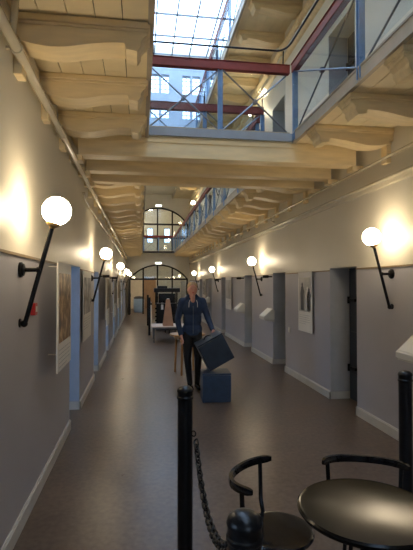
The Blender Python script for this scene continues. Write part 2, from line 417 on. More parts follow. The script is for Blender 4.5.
def arch_screen(wname, z0, spring, arc, circ, y, mx, opens, label_bar=None):
    cx, cz, R = circ; bm = nb(); t = .05
    tube(bm, [(p[0], y, p[1] - .03) for p in arc], .05, 8)
    x0, x1 = arc[0][0], arc[-1][0]
    for x in (x0 + .05, x1 - .05): box(bm, x - t, x + t, y - .05, y + .05, z0, spring)
    for x in mx:
        zt = cz + math.sqrt(R * R - (x - cx) ** 2) - .02; box(bm, x - .04, x + .04, y - .045, y + .045, z0, zt)
    box(bm, x0, x1, y - .045, y + .045, spring - .06, spring + .03)
    if label_bar: box(bm, x0, x1, y - .04, y + .04, label_bar - .04, label_bar + .04)
    f = struct(wname, bm, 'black_iron')
    bm = nb(); X = [x0 + .1] + list(mx) + [x1 - .1]
    for a, b in zip(X, X[1:]):
        za, zb = cz + math.sqrt(R * R - (a - cx) ** 2) - .03, cz + math.sqrt(R * R - (b - cx) ** 2) - .03
        prism(bm, [(a, spring), (b, spring), (b, zb), (a, za)], y - .004, y + .004, lambda p, q: (p[0], q, p[1]))
        if (a, b) not in [(X[i], X[i + 1]) for i in opens]: box(bm, a, b, y - .004, y + .004, z0, spring - .05)
    obj('pane', bm, 'pane_glass', f)
YA = 25.0
arc, circ = arch_wall('wall_far', 0, 3.36, 1.93, 2.74, YA, -.66, 2.6)
arch_screen('window_20', 0, 1.93, arc, circ, YA + .1, [.12, .90, 1.72], (0, 1))
arc, circ = arch_wall('wall_far_upper', 3.36, 6.8, 4.98, 5.90, YA, -.66, 2.6)
arch_screen('window_21', 3.44, 4.98, arc, circ, YA + .1, [.12, .90, 1.72], (), 4.2)
# rooms behind the arches
bm = nb(); fx = [(.40, .80), (1.55, 1.95)]; cu = [XL, .40, .80, 1.55, 1.95, XR]
for k in range(5):
    if k in (1, 3): box(bm, cu[k], cu[k + 1], 30.7, 31, 0, 4.45); box(bm, cu[k], cu[k + 1], 30.7, 31, 5.45, 6.8)
    else: box(bm, cu[k], cu[k + 1], 30.7, 31, 0, 6.8)
struct('wall_far_room', bm, 'far_wall')
for k, (a, b) in enumerate(fx):
    bm = nb()
    for zz in (4.47, 4.95, 5.43): box(bm, a, b, 30.8, 30.84, zz - .02, zz + .02)
    for xx in (a + .02, (a + b) / 2, b - .02): box(bm, xx - .02, xx + .02, 30.8, 30.84, 4.45, 5.45)
    f = struct('window_%d' % (40 + k), bm, 'white_trim'); bm = nb(); box(bm, a, b, 30.815, 30.82, 4.45, 5.45); obj('pane', bm, 'roof_glass', f)
    portal(((a + b) / 2, 30.65, 4.95), (b - a, 1.0), (-PI / 2, 0, 0))
bm = nb(); box(bm, XL - .3, XR + .3, Y1 + .3, 31, 3.3, 3.44); box(bm, XL - .3, XR + .3, Y1 + .3, 31, 6.6, 6.8); struct('ceiling_far_room', bm, 'far_wall')
bm = nb(); box(bm, .15, 1.0, 30.62, 30.7, 0, 2.1); box(bm, .2, .95, 30.6, 30.62, .1, .95); box(bm, .2, .95, 30.6, 30.62, 1.05, 2.0)
dd = struct('door_40', bm, 'door_brown'); bm = nb(); tube(bm, [(.24, 30.6, 1.0), (.24, 30.54, 1.0), (.34, 30.54, 1.0)], .012); obj('door_handle', bm, 'steel_grey', dd)

# ------------------------------------------------------------------ bridge joists
def word(i): return ['first', 'second', 'third', 'fourth', 'fifth', 'sixth', 'seventh', 'eighth', 'ninth', 'tenth', 'eleventh', 'twelfth', 'thirteenth', 'fourteenth', 'fifteenth', 'sixteenth', 'seventeenth', 'eighteenth', 'nineteenth', 'twentieth', 'twenty-first', 'twenty-second', 'twenty-third', 'twenty-fourth'][i]
JL = ['wide cream timber edge beam on the near side of the bridge', 'middle cream joist crossing under the bridge', 'cream joist under the far side of the bridge']
for i, y in enumerate((5.15, 5.88, 6.50)):
    bm = nb(); d = .20 if i == 0 else .17
    box(bm, XL + .10, XR - .10, y, y + d, 3.10, 3.335)
    if i == 0: box(bm, XL + .12, XR - .12, y - .012, y, 3.27, 3.33)
    o = obj('bridge_joist', bm, 'cream_timber', bevel=.008); tag(o, JL[i], 'beam', 'joists carrying the bridge')
    for s, x in ((1, XL), (-1, XR)):
        bm = nb(); xx = sorted((x, x + s * .14)); box(bm, xx[0], xx[1], y + .02, y + d - .02, 3.04, 3.10); obj('end_block', bm, 'cream_timber', o)

# ------------------------------------------------------------------ scrolled gallery brackets
def bracket_outline(L):
    """(distance from wall, height below soffit)"""
    p = [(0, -.03)]
    p = [(0.0, 0.0), (0.0, -.135), (.04, -.14)]
    for i in range(0, 15):
        t = i / 14; d = .06 + (.72 - .06) * t
        z = -.165 - .030 * math.sin(PI * (t * 1.55 + .05)) if t < .62 else None
        if z is None:
            u = (t - .62) / .38; z0 = -.165 - .030 * math.sin(PI * (.62 * 1.55 + .05)); z = z0 + (-.138 - z0) * math.sin(u * PI / 2)
        p.append((d * L / .87, z))
    p += [(.73 * L / .87, -.175), (.80 * L / .87, -.185), (L - .065, -.185), (L - .04, -.15), (L - .04, -.12), (L - .015, -.085), (L, -.08), (L, 0)]
    return p
def make_bracket(L):
    o = thing('gallery_bracket', 'x', 'bracket')
    bm = nb(); prism(bm, bracket_outline(L), 0, .205, lambda p, f: (p[0], f, p[1])); obj('scrolled_beam', bm, 'cream_timber', o)
    bm = nb(); box(bm, 0, L + .02, -.022, .227, -.045, -.001); box(bm, 0, L + .01, -.012, .217, -.062, -.045); obj('cap_board', bm, 'cream_timber', o, bevel=.006)
    bm = nb(); box(bm, 0, .055, .045, .16, -.36, -.14); box(bm, 0, .075, .03, .175, -.165, -.14); obj('wall_block', bm, 'cream_timber', o, bevel=.006)
    return o
ys = [2.9 + .8 * k for k in range(-1, 3)] + [6.95 + .8 * k for k in range(0, 23)]
bl = make_bracket(GL - .035 - XL); br_ = make_bracket(XR - GR - .035)
for side, proto in (('left', bl), ('right', br_)):
    near = 0
    for i, y in enumerate(ys):
        first = i == 0
        if i < 4: lb = 'cream scrolled bracket under the %s gallery, %s on the near side of the bridge' % (side, word(3 - i))
        else: lb = 'cream scrolled timber bracket under the %s gallery, %s one beyond the bridge' % (side, word(i - 4))
        g = 'scrolled brackets under the %s gallery' % side
        if side == 'left': loc, rz = (XL, y, 3.333), 0
        else: loc, rz = (XR, y + .205, 3.333), PI
        o = proto if first else dup(proto, loc, rz, lb, g)
        if first: o.location = loc; o.rotation_euler = (0, 0, rz); o['label'] = lb; o['group'] = g
# top floor brackets on the right
yt = [4.6 + .95 * k for k in range(0, 10)] + [15.2 + .95 * k for k in range(8)]
for i, y in enumerate(yt):
    lb = 'cream timber bracket high under the top floor walkway, %s from the front' % word(i)
    dup(br_, (XR, y, 6.428), PI, lb, 'brackets under the top floor walkway')

# ------------------------------------------------------------------ railings
def railing(label, p0, p1, z, posts, group=None, guard=True, panel=True, sides=None):
    """p0 -> p1 horizontal run on the deck edge; posts = list of fractions"""
    p0, p1 = Vector((*p0, z)), Vector((*p1, z)); d = p1 - p0; L = d.length; ang = math.atan2(d.y, d.x)
    o = thing('gallery_railing', label, 'railing', p0, ang, group)
    H = .77
    bm = nb(); box(bm, 0, L, -.035, .035, H - .05, H + .045); box(bm, 0, L, -.045, .045, H + .045, H + .055); obj('handrail', bm, 'red_rail', o, bevel=.008)
    for t in posts:
        x = t * L
        bm = nb(); box(bm, x - .028, x - .018, -.026, .026, -.09, H - .05); box(bm, x + .018, x + .028, -.026, .026, -.09, H - .05); box(bm, x - .018, x + .018, -.006, .008, -.09, H - .05)
        obj('post', bm, 'blue_steel', o)
        if guard:
            bm = nb(); tube(bm, [(x, 0, H + .05), (x, 0, 1.02)], .008, 8); obj('guard_stay', bm, 'black_iron', o)
    ends = posts if posts[-1] > .9 else posts + [1.0]      # last bay runs to the corner post of the next railing
    for a, b in zip(ends, ends[1:]):
        xa, xb = a * L + .035, b * L - .035
        for q, (za, zb) in enumerate(((.02, H - .06), (H - .06, .02))):
            yy = -.014 if q else .014
            bm = nb(); tube(bm, [(xa, yy, za), (xb, yy, zb)], .0095, 8)
            if q == 0: lathe(bm, [(0, -.02), (.028, -.02), (.028, .02), (0, .02)], n=12, mtx=Matrix.Translation(((xa + xb) / 2, 0, (za + zb) / 2)) @ Matrix.Rotation(PI / 2, 4, 'X'))
            obj('cross_rod', bm, 'steel_grey', o)
        if panel:
            bm = nb(); box(bm, xa, xb, .028, .034, .04, H - .06); obj('glass_panel', bm, 'rail_glass', o)
    bm = nb(); box(bm, 0, L, -.02, .02, 0, .018); obj('bottom_rail', bm, 'fascia', o)
    return o
ZF = 3.437
near = railing('red topped railing with blue posts across the near edge of the bridge', (GL + .01, 5.15), (GR - .04, 5.15), ZF, [-.015, .497], guard=False)
railing('red topped railing with blue posts across the far edge of the bridge', (GL + .01, 6.44), (GR + .0, 6.44), ZF, [-.015, .485, .99])
rn = railing('red topped railing along the right gallery on the near side of the bridge', (GR + .005, -3.4), (GR + .005, 5.10), ZF, [.02, .2, .4, .6, .808, .996], guard=False)
railing('red topped railing with blue posts along the right gallery beyond the bridge', (GR + .005, 6.74), (GR + .005, 24.2), ZF, [.004] + [k / 12.3 for k in range(1, 13)] + [.996], guard=False)
railing('red topped railing across the walkway end before the upper arch', (GL + .06, 24.35), (GR - .06, 24.35), ZF, [.01, .5, .99], guard=False)
railing('red topped railing of the top floor walkway under the skylight', (GT + .005, -3.4), (GT + .005, 14.2), 6.54, [.01] + [k / 11.7 for k in range(1, 12)] + [.99], guard=False)
# black guard bar turning the corner above the near railing, standing on the red handrail
bm = nb(); zz = 4.42; cx, cy = GR - .09, 5.12
tube(bm, [(GL + .02, cy, zz), (cx - .16, cy, zz)] + bez((cx - .14, cy, zz), (cx, cy, zz), (cx, cy - .22, zz), 8) + [(cx, -3.3, zz)], .0115, 8)
g = obj('guard_bar', bm, 'black_iron', smooth=True); tag(g, 'thin black guard bar bending round the corner above the red handrails', 'rail')
for p in ((.13, cy), (.87, cy), (cx - .03, cy), (cx, 3.47), (cx, 1.9))[:3]:
    bm = nb(); tube(bm, [(p[0], p[1] + .015, 4.268), (p[0], p[1], zz)], .008, 8); obj('stay', bm, 'black_iron', g)

# ------------------------------------------------------------------ pipes on the walls
def pipe(label, pts, r, m='pipe_paint', clips=(), s=1):
    bm = nb(); tube(bm, pts, r, 14); o = obj('wall_pipe', bm, m, smooth=True); tag(o, label, 'pipe')
    for y, x, z in clips:
        bm = nb(); mt = Matrix.Translation((x, y, z)) @ Matrix.Rotation(PI / 2, 4, 'X'); lathe(bm, [(r, -.012), (r + .006, -.012), (r + .006, .012), (r, .012), (r, -.012)], mtx=mt, n=14)
        xx = sorted((x, x + s * .08)); box(bm, xx[0], xx[1], y - .01, y + .01, z - .008, z + .008); obj('clip', bm, m, o)
    return o
pipe('thick cream pipe running along the top of the left wall', [(XL + .06, Y0, 3.06), (XL + .06, 24.9, 3.06)], .032, clips=[(y, XL + .06, 3.06) for y in (1.2, 2.8, 4.4, 7.4, 9.8, 12.2, 14.6, 17, 20)], s=-1)
pipe('vertical grey cream riser pipe in front of the left wall top', [(XL + .05, 2.74, 3.095), (XL + .075, 2.72, 3.335)], .020)
pipe('thin cream pipe below the thick one on the left wall', [(XL + .02, 6.15, 2.86)] + bez((XL + .05, 6.15, 2.86), (XL + .035, 6.25, 2.80), (XL + .035, 6.45, 2.80), 6) + [(XL + .035, 24.9, 2.80)], .016, clips=[(y, XL + .035, 2.8) for y in (7, 10, 13, 16, 19)], s=-1)
pipe('thin shiny cream pipe high along the right wall', [(XR - .06, Y0, 3.03), (XR - .06, 24.9, 3.03)], .017, clips=[(y, XR - .06, 3.03) for y in (3.3, 5.9, 7.6, 10, 12.4, 15, 18)])
for y, n in ((8.9, 'nearer'), (11.9, 'further')):
    bm = nb(); tube(bm, [(XR, y, 2.93), (XR - .05, y, 2.93), (XR - .07, y, 2.94), (XR - .07, y, 3.0)], .012, 8); box(bm, XR - .012, XR, y - .03, y + .03, 2.9, 2.96)
    o = obj('pipe_hook', bm, 'pipe_paint', smooth=True); tag(o, 'small cream J shaped hook below the pipe on the right wall, the %s one' % n, 'hook', 'hooks on the right wall')

# ------------------------------------------------------------------ globe wall lamps
def make_lamp():
    o = thing('globe_wall_lamp', 'x', 'wall lamp')
    mx = Matrix.Rotation(PI / 2, 4, 'Y')
    bm = nb(); lathe(bm, [(0, 0), (.052, 0), (.052, .014), (.042, .02), (.042, .026), (.02, .034), (0, .034)], mtx=mx); obj('wall_plate', bm, 'black_iron', o, True)
    bm = nb(); tube(bm, [(.02, 0, 0), (.13, 0, 0)], .014, 12)
    lathe(bm, [(0, .108), (.019, .108), (.019, .135), (0, .135)], n=12, mtx=mx); obj('arm', bm, 'black_iron', o, True)
    a, b = Vector((.035, 0, -.36)), Vector((.205, 0, .288)); dr = (b - a).normalized()
    bm = nb(); tube(bm, [a, b], .0155, 12); obj('pole', bm, 'black_iron', o, True)
    bm = nb(); tube(bm, [(0, 0, -.355), (.035, 0, -.355)], .012, 10); sphere(bm, (.03, 0, -.36), .024, 14, 8); lathe(bm, [(0, 0), (.03, 0), (.03, .008), (0, .008)], n=14, mtx=Matrix.Translation((0, 0, -.355)) @ mx); obj('foot', bm, 'black_iron', o, True)
    q = dr.to_track_quat('Z', 'Y').to_matrix().to_4x4(); c = b + dr * .115
    bm = nb(); lathe(bm, [(0, -.01), (.016, -.01), (.02, .0), (.043, .012), (.046, .03), (.040, .03), (0, .028)], mtx=Matrix.Translation(b) @ q); obj('collar', bm, 'brass', o, True)
    bm = nb(); sphere(bm, c, .096, 32, 20); obj('globe', bm, 'globe_glass', o, True)
    return o
lamp = make_lamp()
LL = [(3.15, 'nearest on the left wall'), (7.5, 'second along the left wall, above a framed print'), (12.7, 'third along the left wall'), (18.2, 'fourth along the left wall'), (22.6, 'last on the left wall before the arch')]
LR = [(4.55, 'nearest on the right wall, beside the first doorway'), (9.87, 'second along the right wall, beyond the posters'), (15.6, 'third along the right wall'), (21.0, 'last on the right wall, over the person\'s head')]
fst = True
for side, arr, z in (('L', LL, 1.745), ('R', LR, 1.76)):
    for y, t in arr:
        lb = 'glowing white globe on slanted black pole, ' + t; x, rz = (XL, 0) if side == 'L' else (XR, PI)
        if fst: lamp.location = (x, y, z); lamp['label'] = lb; lamp['group'] = 'globe lamps of the ground floor'; fst = False
        else: dup(lamp, (x, y, z), rz, lb, 'globe lamps of the ground floor')
for side, arr in (('R', [(1.5, 'nearest, out over the walkway'), (9.87, 'seen through the bridge railing'), (15.6, 'halfway along'), (21.4, 'furthest, beside the upper arch')]), ('L', [(3.15, 'nearest'), (7.5, 'second'), (12.7, 'third'), (18.2, 'fourth'), (22.6, 'furthest')])):
    for y, t in arr:
        x, rz = (XL, 0) if side == 'L' else (XR, PI)
        dup(lamp, (x, y, 5.15), rz, 'glowing globe lamp on the upper floor %s wall, %s' % ('left' if side == 'L' else 'right', t), 'globe lamps of the upper floor')
# lamps in the rooms behind the arches
for (x, y, z, t) in ((.1, 26.4, 3.22, 'behind the lower arch, left'), (1.9, 26.8, 3.22, 'behind the lower arch, right'), (1.35, 26.2, 6.5, 'behind the upper arch, right'), (.5, 29, 6.5, 'behind the upper arch, left')):
    o = thing('ceiling_lamp', 'round opal ceiling lamp ' + t, 'ceiling lamp', (x, y, z), 0, 'opal lamps of the far rooms')
    bm = nb(); lathe(bm, [(0, .08), (.10, .08), (.10, .04), (0, .04)]); obj('base', bm, 'white_plastic', o, True)
    bm = nb(); sphere(bm, (0, 0, -.02), .24, 18, 10, (1, 1, .5)); obj('shade', bm, 'globe_glass', o, True)
for z, t in ((2.80, 'lower'), (5.98, 'upper')):
    o = thing('exit_lightbox', 'small lit white box sign above the %s arch' % t, 'sign', (.95, YA - .05, z), 0)
    bm = nb(); box(bm, -.17, .17, -.03, .05, -.06, .06); obj('housing', bm, 'white_plastic', o, bevel=.006)
    bm = nb(); box(bm, -.155, .155, -.036, -.0305, -.05, .05); obj('lit_face', bm, 'exit_light', o)

# ------------------------------------------------------------------ posters
def poster(label, side, y0, y1, z0, z1, pm, off=.05, tilt=.0, frac=.33, figures=False):
    x = XL if side == 'L' else XR; W = y1 - y0; H = z1 - z0
    o = thing('exhibition_poster', label, 'poster', (x + (off if side == 'L' else -off), (y0 + y1) / 2, z1), PI / 2 if side == 'L' else -PI / 2, 'exhibition posters on the %s wall' % ('left' if side == 'L' else 'right'))
    # local: +x along, -y towards the viewer
    bm = nb(); box(bm, -W / 2, W / 2, 0, .012, -H, 0); obj('board', bm, 'paper', o)
    bm = nb(); box(bm, -W / 2 + .05, W / 2 - .05, -.003, 0, -H * (1 - frac), -.09); p = obj('picture', bm, pm, o)
    if figures:
        for cxx, s, mm in ((-.10, 1.0, 'ink'), (.13, .85, 'paper'), (.2, .8, 'ink')):
            bm = nb(); h = .46 * s; zb = -H * (1 - frac) + .02
            pts = [(-.07, 0), (.07, 0), (.06, .25 * h / .46), (.085, .30 * h / .46), (.05, .38 * h / .46), (.03, .39 * h / .46), (.035, .43 * h / .46), (0, .46 * h / .46), (-.035, .43 * h / .46), (-.03, .39 * h / .46), (-.05, .38 * h / .46), (-.085, .28 * h / .46)]
            prism(bm, [(a + cxx, b + zb) for a, b in pts], -.0045, -.003, lambda q, f: (q[0], f, q[1])); obj('printed_figure', bm, mm, p)
    for k in range(5):
        zz = -H * (1 - frac) - .06 - k * .035
        if zz < -H + .03: break
        bm = nb(); box(bm, -W / 2 + .06, W / 2 - .06 - (.18 if k == 4 else random.uniform(0, .05)), -.001, .0, zz - .003, zz); q = obj('text_line', bm, 'steel_grey', o)
    bm = nb(); box(bm, -.004, .004, .012, off, -.03, -.022); box(bm, -.004, .004, .012, off, -H + .1, -H + .108); obj('wall_spacer', bm, 'white_plastic', o)
poster('large white exhibition poster with brown picture before the first left doorway', 'L', 3.76, 4.44, .93, 1.83, 'photo_brown', .14, frac=.26)
poster('white exhibition poster with grey picture under the second left lamp', 'L', 6.22, 7.12, .87, 1.83, 'photo_grey', .04, frac=.38)
poster('white exhibition poster between the second and third left doorways', 'L', 9.0, 9.7, .82, 1.84, 'photo_dusk', .14)
poster('white exhibition poster just before the third left doorway', 'L', 9.8, 10.45, .88, 1.84, 'photo_grey', .06)
poster('white exhibition poster just beyond the third left doorway', 'L', 11.7, 12.5, .80, 1.84, 'photo_dusk', .12)
poster('white exhibition poster beyond the fourth left doorway', 'L', 14.4, 15.3, .88, 1.84, 'photo_brown', .08)
poster('white exhibition poster beyond the fifth left doorway', 'L', 17.1, 17.9, .88, 1.84, 'photo_grey', .1)
poster('white exhibition poster showing two standing figures on right wall', 'R', 6.76, 7.36, .87, 1.845, 'photo_figures', .05, figures=True, frac=.34)
poster('pale exhibition poster beside the fourth right doorway', 'R', 13.15, 14.0, .88, 1.86, 'photo_figures', .05)
poster('pale exhibition poster far along the right wall, behind the person', 'R', 18.6, 19.4, .88, 1.86, 'photo_grey', .05)

# sloping information desks on the right wall
def make_desk():
    o = thing('wall_info_desk', 'x', 'information stand')
    W = .40
    bm = nb(); prism(bm, [(0, 0), (0, .17), (.02, .21), (.04, .215), (.22, .055), (.22, .0)], -W / 2, W / 2, lambda p, f: (p[0], f, p[1])); obj('sloped_panel', bm, 'white_plastic', o, bevel=.004)
    bm = nb(); prism(bm, [(0, -.06), (0, -.004), (.205, -.004), (.205, -.02)], -W / 2 + .012, W / 2 - .012, lambda p, f: (p[0], f, p[1])); obj('bracket_box', bm, 'white_trim', o)
    bm = nb(); prism(bm, [(.055, .2045), (.058, .2075), (.205, .0755), (.202, .0725)], -W / 2 + .03, W / 2 - .03, lambda p, f: (p[0], f, p[1])); obj('text_sheet', bm, 'paper', o)
    return o
dk = make_desk(); DK = [(3.93, 'sloping white information desk on the right wall below the nearest lamp'), (9.1, 'sloping white information desk on the right wall below the second lamp'), (11.75, 'sloping white information desk on the right wall past the third doorway'), (17.8, 'sloping white information desk far along the right wall')]
for i, (y, t) in enumerate(DK):
    o = dk if i == 0 else dup(dk, (0, 0, 0), PI, t)
    o.location = (XR, y, .93); o.rotation_euler = (0, 0, PI); o['label'] = t; o['group'] = 'information desks on the right wall'
# door stays sticking out at the doorway tops
def make_stay():
    o = thing('door_stay', 'x', 'door stay')
    bm = nb(); tube(bm, [(0, 0, 0), (.10, 0, 0)], .014, 10); obj('rod', bm, 'black_iron', o)
    bm = nb(); tube(bm, [(.08, 0, 0), (.20, 0, 0)], .028, 12); obj('head', bm, 'black_iron', o, True)
    return o
st = make_stay(); i = 0
for x, rz, y, t in ((XR, PI, 9.07, 'above the second right doorway'), (XR, PI, 11.66, 'above the third right doorway'), (XR, PI, 15.12, 'above the fourth right doorway'), (XL, 0, 8.85, 'beside the second left doorway'), (XL, 0, 11.52, 'beside the third left doorway')):
    lb = 'short black spotlight like rod sticking out ' + t; o = st if i == 0 else dup(st, (0, 0, 0), 0, lb); i += 1
    o.location = (x, y, 1.80); o.rotation_euler = (0, 0, rz); o['label'] = lb; o['group'] = 'black rods by the doorways'
bm = nb(); box(bm, XL, XL + .035, 3.44, 3.52, 1.42, 1.51); o = obj('fire_call_point', bm, 'red_plastic', bevel=.005); tag(o, 'small red fire alarm call point on left wall behind lamp foot', 'alarm button')
bm = nb(); box(bm, XL + .035, XL + .038, 3.46, 3.50, 1.445, 1.485); obj('glass_front', bm, 'white_plastic', o)
bm = nb(); box(bm, XR - .012, XR, 7.92, 8.02, .76, .86); o = obj('light_switch', bm, 'white_plastic', bevel=.003); tag(o, 'small white light switch beside the second right doorway', 'switch')
bm = nb(); box(bm, XR - .018, XR - .012, 7.95, 7.99, .785, .835); obj('rocker', bm, 'paper', o)

# ------------------------------------------------------------------ stanchion posts and chain
def make_post():
    o = thing('barrier_post', 'x', 'post')
    bm = nb(); lathe(bm, [(0, 0), (.11, 0), (.115, .008), (.11, .02), (.06, .03), (0, .03)]); obj('base_plate', bm, 'black_iron', o, True)
    bm = nb(); lathe(bm, [(0, .02), (.043, .02), (.043, .955), (.0, .955)]); obj('shaft', bm, 'black_iron', o, True)
    bm = nb(); lathe(bm, [(0, .955), (.0445, .955), (.0475, .96), (.0475, .968), (.0440, .972), (.0440, .992), (.0465, .996), (.0465, 1.001), (.042, 1.012), (.030, 1.021), (.015, 1.025), (0, 1.026)]); obj('cap', bm, 'black_iron', o, True)
    bm = nb()
    mt = Matrix.Translation((.054, 0, .93)) @ Matrix.Rotation(PI / 2, 4, 'X')
    tube(bm, [mt @ Vector((.014 * math.cos(t * PI / 5), .014 * math.sin(t * PI / 5), 0)) for t in range(10)], .004, 8, closed=True); obj('eye_ring', bm, 'black_iron', o, True)
    return o
pp = make_post()
PS = [(.25, 2.56, -.6, 'tall black barrier post at the left end of the chain'), (.262, 1.13, 1.6, 'black barrier post with domed cap nearest the camera'), (1.75, 2.80, .5, 'black barrier post at the right edge beyond the table')]
for i, (x, y, rz, t) in enumerate(PS):
    o = pp if i == 0 else dup(pp, (0, 0, 0), 0, t); o.location = (x, y, 0); o.rotation_euler = (0, 0, rz); o['label'] = t; o['group'] = 'black barrier posts'; o.scale = (1, 1, 1.045)
    if i == 0: FIRST = o
for q in list(bpy.data.objects):
    if q.parent == FIRST and q.name.startswith('eye_ring'): q.location.z = -.155
ch = thing('barrier_chain', 'black iron chain sagging between the two left barrier posts', 'chain', (.27, 1.95, .62))
a, b = Vector((.302, 2.50, .80)), Vector((.262, 1.215, .955)); N = 160
pts = []
for i in range(N + 1):
    t = i / N; p = a.lerp(b, t); p.z -= 4 * .21 * t * (1 - t); p.x += .0; pts.append(p)
acc = 0; last = pts[0]; centres = []; 
step = .038
for p, q in zip(pts, pts[1:]):
    acc += (q - p).length
    if acc >= step: acc -= step; centres.append((q.copy(), (q - p).normalized()))
lk = None
bm = nb(); ring = []
for k in range(16):
    an = 2 * PI * k / 16; ring.append(((.014 if math.cos(an) > 0 else -.014) + .013 * math.cos(an), .0135 * math.sin(an), 0))
tube(bm, ring, .0052, 8, closed=True)
lk = obj('link', bm, 'black_iron', ch, True)
for i, (p, d) in enumerate(centres):
    o = lk if i == 0 else lk.copy()
    if i: C.objects.link(o); o.parent = ch
    q = d.to_track_quat('X', 'Z') @ Matrix.Rotation(PI / 4 + (PI / 2 if i % 2 else 0), 4, 'X').to_quaternion()
    o.rotation_euler = q.to_euler(); o.location = p - ch.location

# ------------------------------------------------------------------ cafe table and chairs
TX, TY = .93, 1.77
t = thing('cafe_table', 'round black lacquered cafe table at the bottom right', 'table', (TX, TY, 0))
bm = nb(); lathe(bm, [(0, .695), (.262, .695), (.276, .70), (.284, .71), (.284, .718), (.276, .725), (.266, .722), (0, .7225)], n=64); obj('table_top', bm, 'black_lacquer', t, True)
bm = nb(); lathe(bm, [(0, .04), (.028, .04), (.028, .66), (.09, .69), (.09, .695), (0, .695)]); obj('column', bm, 'black_gloss', t, True)
for k in range(3):
    an = k * 2 * PI / 3 + .5; c, s = math.cos(an), math.sin(an)
    bm = nb(); tube(bm, [(c * r, s * r, z) for r, z in ((.02, .16), (.10, .13), (.20, .06), (.26, .016))], [.018, .017, .015, .014], 10); obj('foot', bm, 'black_gloss', t, True)
def make_chair():
    """seat centre at origin, backrest on +y"""
    o = thing('cafe_chair', 'x', 'chair')
    bm = nb(); lathe(bm, [(0, .425), (.155, .425), (.175, .432), (.18, .442), (.175, .452), (.155, .455), (0, .448)], n=40); obj('seat', bm, 'black_gloss', o, True)
    R = .225; n = 28; bm = nb(); rings = []
    for i in range(n + 1):
        an = math.radians(18 + 144 * i / n); c, s = math.cos(an), math.sin(an)
        zz = .70 - .012 * math.cos(2 * (an - PI / 2)) ; h = .018; th = .009
        e = min(i, n - i); k = .6 if e == 0 else (.9 if e == 1 else 1)
        rings.append([bm.verts.new((c * (R + du), s * (R + du), zz + dz)) for du, dz in ((-th * k, -h * k), (th * k, -h * k), (th * 1.3 * k, 0), (th * k, h * k), (-th * k, h * k), (-th * 1.3 * k, 0))])
    for p, q in zip(rings, rings[1:]):
        for k in range(6): bm.faces.new((p[k], p[(k + 1) % 6], q[(k + 1) % 6], q[k]))
    bm.faces.new(rings[0]); bm.faces.new(rings[-1][::-1]); obj('back_rail', bm, 'black_gloss', o, True)
    for an in (62, 118, 20, 160)[:2] + (8, 172)[:0]:
        a = math.radians(an + (-28 if an < 90 else 28)); bm = nb(); tube(bm, [(.18 * math.cos(a), .18 * math.sin(a), .44), (.215 * math.cos(a), .215 * math.sin(a), .50), (.225 * math.cos(a), .225 * math.sin(a), .693)], .0115, 10); obj('back_support', bm, 'black_gloss', o, True)
    for k in range(4):
        a = PI / 4 + k * PI / 2; c, s = math.cos(a), math.sin(a)
        bm = nb(); tube(bm, [(c * .13, s * .13, .43), (c * .15, s * .15, .2), (c * .20, s * .20, .01)], .0105, 10); obj('leg', bm, 'black_gloss', o, True)
    bm = nb(); tube(bm, [(.155 * math.cos(q * PI / 12), .155 * math.sin(q * PI / 12), .17) for q in range(24)], .006, 8, closed=True); obj('stretcher_ring', bm, 'black_gloss', o, True)
    return o
chh = make_chair()
for i, (x, y, rz, tt) in enumerate(((.66, 2.15, math.radians(62), 'round seated black metal chair behind the chain, left of the table'), (1.13, 2.14, math.radians(-19), 'black metal chair tucked in on the far side of the round table'))):
    o = chh if i == 0 else dup(chh, (0, 0, 0), 0, tt); o.location = (x, y, 0); o.rotation_euler = (0, 0, rz); o['label'] = tt; o['group'] = 'curved back cafe chairs'

# ------------------------------------------------------------------ the two cube stools
def make_cube(name, lb, m):
    o = thing(name, lb, 'stool'); 
    bm = nb(); box(bm, -.2, .2, -.2, .2, 0, .375); obj('body', bm, m, o, bevel=.012)
    bm = nb(); box(bm, -.203, .203, -.203, .203, .378, .402); obj('lid_cushion', bm, m, o, bevel=.01)
    return o
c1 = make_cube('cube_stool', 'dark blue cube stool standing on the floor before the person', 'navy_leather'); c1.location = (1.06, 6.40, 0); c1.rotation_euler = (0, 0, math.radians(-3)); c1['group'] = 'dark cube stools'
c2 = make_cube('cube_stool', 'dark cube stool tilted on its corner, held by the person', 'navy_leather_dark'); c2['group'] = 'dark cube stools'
ang = math.radians(36)
# the tilted one: lower corner resting on the first stool
c2.rotation_euler = (0, ang, math.radians(-2))
c2.rotation_euler = (0, math.radians(-28), 0)
ctr = Vector((1.055, 6.50, .685)); off_ = Matrix.Rotation(math.radians(-28), 4, 'Y') @ Vector((0, 0, .2)); c2.location = ctr - off_
bm = nb(); tube(bm, bez((-.06, 0, .40), (0, 0, .47), (.06, 0, .40), 8), .008, 8); obj('strap', bm, 'black_iron', c2, True)

